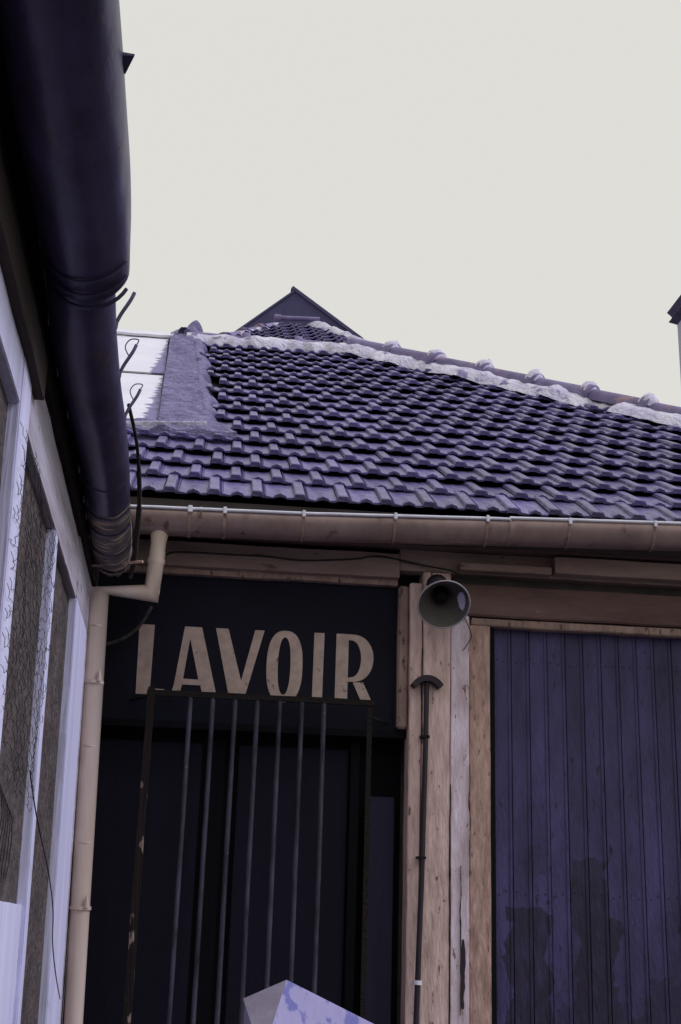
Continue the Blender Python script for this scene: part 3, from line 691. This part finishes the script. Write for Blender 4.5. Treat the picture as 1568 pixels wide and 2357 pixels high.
lpanel(-3, 3.398, 2.965, 3.20, .002, .06, 'beam', M['white'], .006, 3, bev=.003)
lpanel(3.40, 3.60, 0, 3.13, .004, .07, 'post', M['white'], .006, 4, bev=.004)
lpanel(4.56, 4.665, 0, 2.958, .002, .05, 'post', M['white'], .008, 5, bev=.004)
lpanel(5.62, 6.28, 0, 2.972, .003, .05, 'corner_board', M['white'], .008, 6, bev=.004)
lpanel(6.30, 6.50, 0, 2.973, .000, .05, 'corner_board', M['whiteb'], .004, 7, bev=.003)
lpanel(2.0, 4.558, .9, 1.665, -.012, .04, 'sill_board', M['white'], .004, 8)
lpanel(2.2, 2.9, 0, 2.9, .004, .06, 'post', M['brown'], .01, 9)
lpanel(1.2, 3.70, 3.105, 3.235, .030, .030, 'fascia', M['wood'], .012, 10)
lpanel(1.0, 6.6, 3.26, 3.33, .012, .03, 'wall_plate', M['wood'], .008, 12)
# eaves over the wall, roof slab behind the gutter
b = MB(); b.box(-.95, -.50, -3, 6.42, 3.40, 3.43); b.build('soffit', M['black'], lb)
b = MB(); b.hexa([(-.95, -3, 3.432), (-.44, -3, 3.432), (-.44, 6.42, 3.432), (-.95, 6.42, 3.432), (-3.5, -3, 4.9), (-.42, -3, 3.46), (-.42, 6.42, 3.46), (-3.5, 6.42, 4.9)])
b.build('roof', M['black'], lb)
# big half-round gutter: a wider near length lapped over a narrower far length
lg = empty('gutter'); lg.parent = lb
def gut_pt(y): return -.520 + (6.36 - y) * .0375 - .034 * math.exp(-((y - 3.75) / .8) ** 2), 3.35
def sweep(stations, n=26, a0=-.5, a1=3.64, seed=0, dent=.0):
    m = MB(); vs = []; fs = []
    for (x, y, z, r) in stations:
        for k in range(n + 1):
            q = math.pi + (a1 - a0 - math.pi) * 0 + (math.pi * 1.16) * (k / n) - math.pi * .08
            d = 1 + dent * noise.noise(Vector((math.cos(q) * 2, y * 3.0, math.sin(q) * 2 + seed)))
            vs.append((x + math.cos(q) * r * d, y, z + math.sin(q) * r * d))
    w_ = n + 1
    for i_ in range(len(stations) - 1):
        for k in range(n): a_ = i_ * w_ + k; fs.append((a_, a_ + w_, a_ + w_ + 1, a_ + 1))
    m.add(vs, fs, 0, True); return m
far = []
for i_ in range(61):
    y = 2.9 + (6.30 - 2.9) * i_ / 60; x, z = gut_pt(y); r = .096 + (.004 * math.sin(y * 2.1))
    far.append((x + .004 * math.sin(y * 1.7), y, z + .01 - .012 * math.sin((y - 3) * .9), r))
o = sweep([s for s in far if s[1] < 5.35], dent=.03).build('trough', M['gut'], lg)
o = sweep([s for s in far if s[1] > 5.29], dent=.07).build('trough_end', M['gutend'], lg)
nr = []
for i_ in range(50):
    y = -1.0 + (3.30 + 1.0) * i_ / 49; x = -.400 + (2.97 - y) * .018; r = .122 + .004 * math.sin(y * 3)
    if y > 3.0: r -= (y - 3.0) * .03
    nr.append((x, y, 3.352, r))
sweep(nr, dent=.025).build('trough', M['gut'], lg)
def band(y, r, w_=.012, m_=M['gut'], name='bracket', x=None, tail=False, z=None):
    mb = MB(); gx, gz = gut_pt(y); x = gx if x is None else x; z = gz + .01 if z is None else z; pts = []
    for k in range(19):
        q = math.pi * (1 + (k / 18) * (1 if tail else .86)); pts.append((x + math.cos(q) * r, y, z + math.sin(q) * r))
    mb.tube(pts, w_ / 2, 6)
    if tail:
        p = Vector(pts[-1]); mb.tube(spline([p, p + Vector((.012, .0, .03)), p + Vector((.035, .0, .075)), p + Vector((.045, .005, .105))]), .006, 6)
        if tail == 2: q0 = p + Vector((.045, .005, .105)); mb.tube(spline([q0, q0 + Vector((.006, 0, .02)), q0 + Vector((-.022, 0, .018)), q0 + Vector((-.036, 0, -.010)), q0 + Vector((-.02, 0, -.045))]), .0022, 5)
    return mb.build(name, m_, lg)
band(3.66, .101, tail=1); band(4.04, .101, tail=2); band(4.42, .1005, tail=2); band(5.0, .102); band(5.62, .102); band(5.95, .101); band(5.38, .103, .010)
band(3.32, .117, .011, x=-.406, z=3.35); band(3.24, .1205, .010, x=-.405, z=3.35); band(3.16, .1215, .008, x=-.403, z=3.35); band(2.62, .1235, .006, x=-.394, z=3.352)
# small torn tip on the near gutter lip
m = MB(); x, y, z = -.386 + .120, 2.36, 3.356
m.hexa([(x - .01, y + .060, z - .006), (x + .004, y + .058, z - .006), (x + .026, y - .002, z - .002), (x - .01, y - .004, z - .006),
        (x - .01, y + .060, z + .004), (x + .003, y + .058, z + .004), (x + .026, y - .002, z + .002), (x - .01, y - .004, z + .004)])
m.build('torn_tip', M['gut'], lg)
# rust-eaten end
m = MB(); vs = []; fs = []; n = 30
for k in range(n + 1):
    q = math.pi * (1.0 + k / n)
    for j in range(4):
        y = 6.24 + j * .035 + .05 * noise.noise(Vector((k * .6, j * .2, 3))) * (j / 3); r = .099 - .004 * j + .008 * noise.noise(Vector((k * .8, j, 1)))
        gx, gz = gut_pt(y); vs.append((gx + math.cos(q) * r, y, gz + math.sin(q) * r))
for k in range(n):
    for j in range(3): a_ = k * 4 + j; fs.append((a_, a_ + 1, a_ + 5, a_ + 4))
m.add(vs, fs, 0, True); m.build('ragged_end', M['gutend'], lg)

# sheathed strap hanging along the gutter, rusty rod across its end
m = MB(); m.tube(spline([(-.355, 4.42, 3.40), (-.340, 4.8, 3.385), (-.352, 5.35, 3.372), (-.372, 5.7, 3.36), (-.395, 6.02, 3.335), (-.41, 6.2, 3.28), (-.425, 6.24, 3.23)]), [.007] * 12 + [.010] * 8 + [.013] * 16 + [.015] * 8 + [.010] * 5, 7)
tag(m.build('hanging_strap', M['wood']), 'dark split cable sheath sagging along the right side of the left gutter', 'cable')
m = MB(); m.tube([(-.62, 6.20, 3.272), (-.36, 6.12, 3.285)], .0075, 8)
tag(m.build('rusty_rod', M['brown']), 'short rusty rod sticking out across the broken end of the left gutter', 'rod')

# ------------------------------------------------------------ chicken wire on the left wall
random.seed(11)
m = MB(); cell = .044; seen = set()
def cwp(u, v):     # warp of the torn mesh
    y = 3.55 + u + .05 * noise.noise(Vector((u * 4, v * 3, 0))) + .03 * noise.noise(Vector((u * 13, v * 11, 0))); z = 1.95 + v + .05 * noise.noise(Vector((u * 3, v * 4, 5))) + .02 * noise.noise(Vector((u * 12, v * 13, 5)))
    return Vector((wx(y, z, .010 + .012 * noise.noise(Vector((u * 5, v * 5, 9)))), y, z))
h = cell * 1.15; wy = .105
for i_ in range(-1, 11):
    for j in range(-1, 36):
        cy = i_ * wy + (wy / 2 if j % 2 else 0); cz = j * h * .72
        keep = (cy < .98 - .25 * max(0, (.55 - cz))) and cz < .96 - .0 * cy and cz > .02 + .55 * (cy - .45 if cy > .45 else 0) * 0 and cz > max(0, .7 - 2.2 * cy) * .3
        if not keep: continue
        c0 = [(cy - wy * .5, cz - h * .22), (cy, cz - h * .48), (cy + wy * .5, cz - h * .22), (cy + wy * .5, cz + h * .22)]
        for e_ in range(3):
            if random.random() < .1: continue
            p, q = cwp(*c0[e_]), cwp(*c0[e_ + 1]); mid = (p + q) / 2 + Vector((.004, 0, random.uniform(-.004, .004)))
            m.tube([p, mid, q], .0009, 4, cap=False)
tag(m.build('chicken_wire', M['wire']), 'torn rusty chicken wire stretched between the first two white posts', 'wire mesh')
def lw(y, z, off=.03): return Vector((wx(y, z, off), y, z))
m = MB(); m.tube(spline([lw(4.1, 2.05, .03), lw(4.3, 1.93, .04), lw(4.72, 1.78, .05), lw(4.95, 1.66, .055), lw(5.1, 1.54, .05), lw(5.35, 1.42, .05), lw(5.75, 1.32, .04)]), .0022, 5)
tag(m.build('loose_wire', M['wire']), 'single loose dark wire curling down across the lower white posts', 'wire')
random.seed(3)
m = MB()
for k in range(6):
    y = 3.9 + k * .05; m.tube(spline([lw(y, 1.99 - .01 * k, -.03), lw(y + .03, 1.9, -.02), lw(y - .02 + .02 * k, 1.8, -.025), lw(y + .05, 1.72, -.03)]), .0015, 4)
tag(m.build('wire_scrap', M['wire']), 'tangled scrap of wire hanging in the dark bay at the far left', 'wire')

# ------------------------------------------------------------ peaked hood at the bottom edge
hd_ = empty('peaked_hood'); tag(hd_, 'pale lavender peaked sheet hood with blue streaks in front of the barred window', 'hood')
A = Vector((.305, 4.5, 1.458)); Lc = Vector((.167, 4.5, 1.397)); N = Vector((.215, 4.10, 1.255)); Rc = Vector((.80, 4.50, 1.240)); Bc = Vector((.62, 4.95, 1.295))
m = MB(); m.add([A, Lc, N, Rc, Bc], [(0, 2, 3), (0, 3, 4), (0, 4, 1)]); m.build('lid', M['canvas'], hd_)
m = MB(); m.add([A, Lc, N], [(0, 1, 2)]); m.build('side_flap', M['canvasg'], hd_)
m = MB(); dn = Vector((0, 0, -1.2)); ring = [Lc, N, Rc, Bc]; ring = [p + (Vector((.43, 4.5, p.z)) - p) * .02 for p in ring]; low = [Vector((p.x, p.y, .02)) for p in ring]
m.add(ring + low, [(k, k + 4, (k + 1) % 4 + 4, (k + 1) % 4) for k in range(4)]); m.build('body', M['canvasg'], hd_)

# ------------------------------------------------------------ small hipped roof and dark gable behind the ridge
def up_at(X, Z, y, y0): k = y / y0; return Vector((X * k, y, 1.6 + (Z - 1.6) * k))
sh = empty('rear_roof'); tag(sh, 'small hipped tile roof with white mortared hips just behind the main ridge', 'roof')
HY = 15.0
q = lambda X, Z, dy=0: up_at(X, Z, HY + dy, 12.2)
tl_, tr_ = Vector((.573, 15, 8.94)), Vector((1.059, 15, 8.96))
bl = Vector((-.10, 13.4, 7.94)); br = Vector((1.62, 13.4, 7.94))
m = MB(); b0 = Vector((-.10, 16.9, 7.94)); b1 = Vector((1.62, 16.9, 7.94)); tlb = tl_ + Vector((0, 1.0, 0)); trb = tr_ + Vector((0, 1.0, 0))
z_lo = 3.0; lows = [Vector((p.x, p.y, z_lo)) for p in (bl, br, b1, b0)]
m.add([bl, br, tr_, tl_, b0, b1, tlb, trb] + lows, [(0, 1, 2, 3), (1, 5, 7, 2), (3, 2, 7, 6), (0, 3, 6, 4), (4, 6, 7, 5), (8, 9, 1, 0), (9, 10, 5, 1), (10, 11, 4, 5), (11, 8, 0, 4)])
m.build('roof_body', M['black'], sh)
al2 = math.atan2(1.0, 1.6); up2 = Vector((0, math.cos(al2), math.sin(al2))); n2 = Vector((0, -math.sin(al2), math.cos(al2)))
slope_len = math.hypot(1.0, 1.6)
for k in range(6):
    s = k * .30; t = s / slope_len; xl = bl.x + (tl_.x - bl.x) * t; xr = br.x + (tr_.x - br.x) * t
    x = xl + .05 + (TW / 2 if k % 2 else 0)
    while x < xr - .15:
        o = bpy.data.objects.new('roof_tile', TM); C.objects.link(o); o.parent = sh
        p = Vector((x, bl.y, bl.z)) + up2 * s + n2 * .045
        o.matrix_world = Matrix.Translation(p) @ Matrix.Rotation(al2 - .11, 4, 'X'); x += TW
for (a0, a1) in ((bl, tl_), (br, tr_)):
    d = (a1 - a0).normalized(); nn_ = Vector((0, 0, 1)); nn_ = (nn_ - d * nn_.dot(d)).normalized()
    lumpy_strip(a0 + nn_ * (-.03 if a0 is bl else .0), a1 + nn_ * (-.03 if a0 is bl else .0), nn_, .14, .14, .07, n=60, seed=a0.x).build('mortar_bed', M['mortar'], sh)
    L_ = (a1 - a0).length; k = 0
    while (k + 1) * .62 < L_ + .3:
        if a0 is bl: cap(a0 + d * k * .62 - nn_ * .02, a0 + d * (k + 1) * .62 - nn_ * .02, nn_, .065).build('ridge_tile', M['ridge'], sh)
        k += 1
m = MB(); m.tube([tl_ + Vector((-.02, -.05, .07)), tr_ + Vector((.04, -.05, .07))], .03, 10); m.tube([tl_ + Vector((-.05, -.05, .07)), tl_ + Vector((.03, -.05, .07))], .045, 10)
m.build('top_cap', M['ridge'], sh)

gb = empty('dark_gable'); tag(gb, 'dark slate gable peak rising behind the small hipped roof', 'building')
GYb = 17.0
def gp(X, Z, dy=0): v = up_at(X, Z, GYb, 13.5); return Vector((v.x, GYb + dy, v.z))
ap = gp(.700, 8.64); lf = gp(.03, 8.045); rg = gp(1.391, 8.139)
dl = (lf - ap); dr = (rg - ap); lo_l = ap + dl * 1.15; lo_r = ap + dr * 1.15; zc_ = min(lo_l.z, lo_r.z)
m = MB(); F = [ap, lo_l, Vector((lo_l.x, GYb, zc_ - 3)), Vector((lo_r.x, GYb, zc_ - 3)), lo_r]; Bk = [p + Vector((0, 3, 0)) for p in F]
m.add(F + Bk, [(0, 1, 2, 3, 4), (9, 8, 7, 6, 5), (1, 0, 5, 6), (0, 4, 9, 5), (2, 1, 6, 7), (4, 3, 8, 9)]); m.build('gable_wall', M['slate'], gb)
nrm = Vector((dr.z, 0, -dr.x)).normalized() * -1
if nrm.z < 0: nrm = -nrm
m = MB(); t0 = ap + Vector((-.012, -.02, .0)) - dr.normalized() * .07; e_ = ap + dr * 1.15 + Vector((0, -.02, 0)); th = nrm * .05
m.add([t0, e_, e_ + th, t0 + th] + [p + Vector((0, 3.04, 0)) for p in (t0, e_, e_ + th, t0 + th)], [(0, 1, 2, 3), (7, 6, 5, 4), (3, 2, 6, 7), (1, 0, 4, 5), (0, 3, 7, 4)])
m.build('verge_sheet', M['slate'], gb)
n_l = Vector((-dl.z, 0, dl.x)).normalized(); n_l = n_l if n_l.z > 0 else -n_l
m = MB(); e_ = ap + dl * 1.15 + Vector((0, -.02, 0)); s0 = ap + Vector((0, -.02, 0)); th = n_l * .03
m.add([s0, e_, e_ + th, s0 + th] + [p + Vector((0, 3.04, 0)) for p in (s0, e_, e_ + th, s0 + th)], [(0, 1, 2, 3), (7, 6, 5, 4), (3, 2, 6, 7), (1, 0, 4, 5), (0, 3, 7, 4)][::1])
m.build('verge_sheet', M['slate'], gb)

# ------------------------------------------------------------ chimney at the right edge
ch = empty('chimney'); tag(ch, 'tall pale rendered chimney with dark stepped cap at the right edge', 'chimney')
k_ = 1.0; cx0, cy0 = 5.735, 14.1
m = MB(); m.hexa([(cx0 - .02 + .06, cy0, 3.0), (cx0 + .9, cy0, 3.0), (cx0 + .9, cy0 + .7, 3.0), (cx0 + .04, cy0 + .7, 3.0), (cx0 - .0, cy0, 8.86), (cx0 + .8, cy0, 8.86), (cx0 + .8, cy0 + .7, 8.86), (cx0, cy0 + .7, 8.86)])
m.v = [(x, y, z + .40 if z > 5 else z) for x, y, z in m.v]
m.build('shaft', M['chim'], ch)
m = MB()
def slab(o_, z0, z1, o2): m.hexa([(cx0 - o_, cy0 - o_, z0), (cx0 + .8 + o_, cy0 - o_, z0), (cx0 + .8 + o_, cy0 + .7 + o_, z0), (cx0 - o_, cy0 + .7 + o_, z0), (cx0 - o2, cy0 - o2, z1), (cx0 + .8 + o2, cy0 - o2, z1), (cx0 + .8 + o2, cy0 + .7 + o2, z1), (cx0 - o2, cy0 + .7 + o2, z1)])
slab(.0, 8.86, 8.93, .085); slab(.055, 8.932, 8.99, .05); slab(.05, 8.992, 9.07, .095); slab(.095, 9.072, 9.62, -.33)
m.v = [(x, y, z + .40) for x, y, z in m.v]
m.build('cap', M['chimcap'], ch)
m = MB(); m.box(cx0 + .07, cx0 + .11, cy0 - .012, cy0 - .002, 8.85, 9.20); m.build('vent_slot', M['black'], ch)
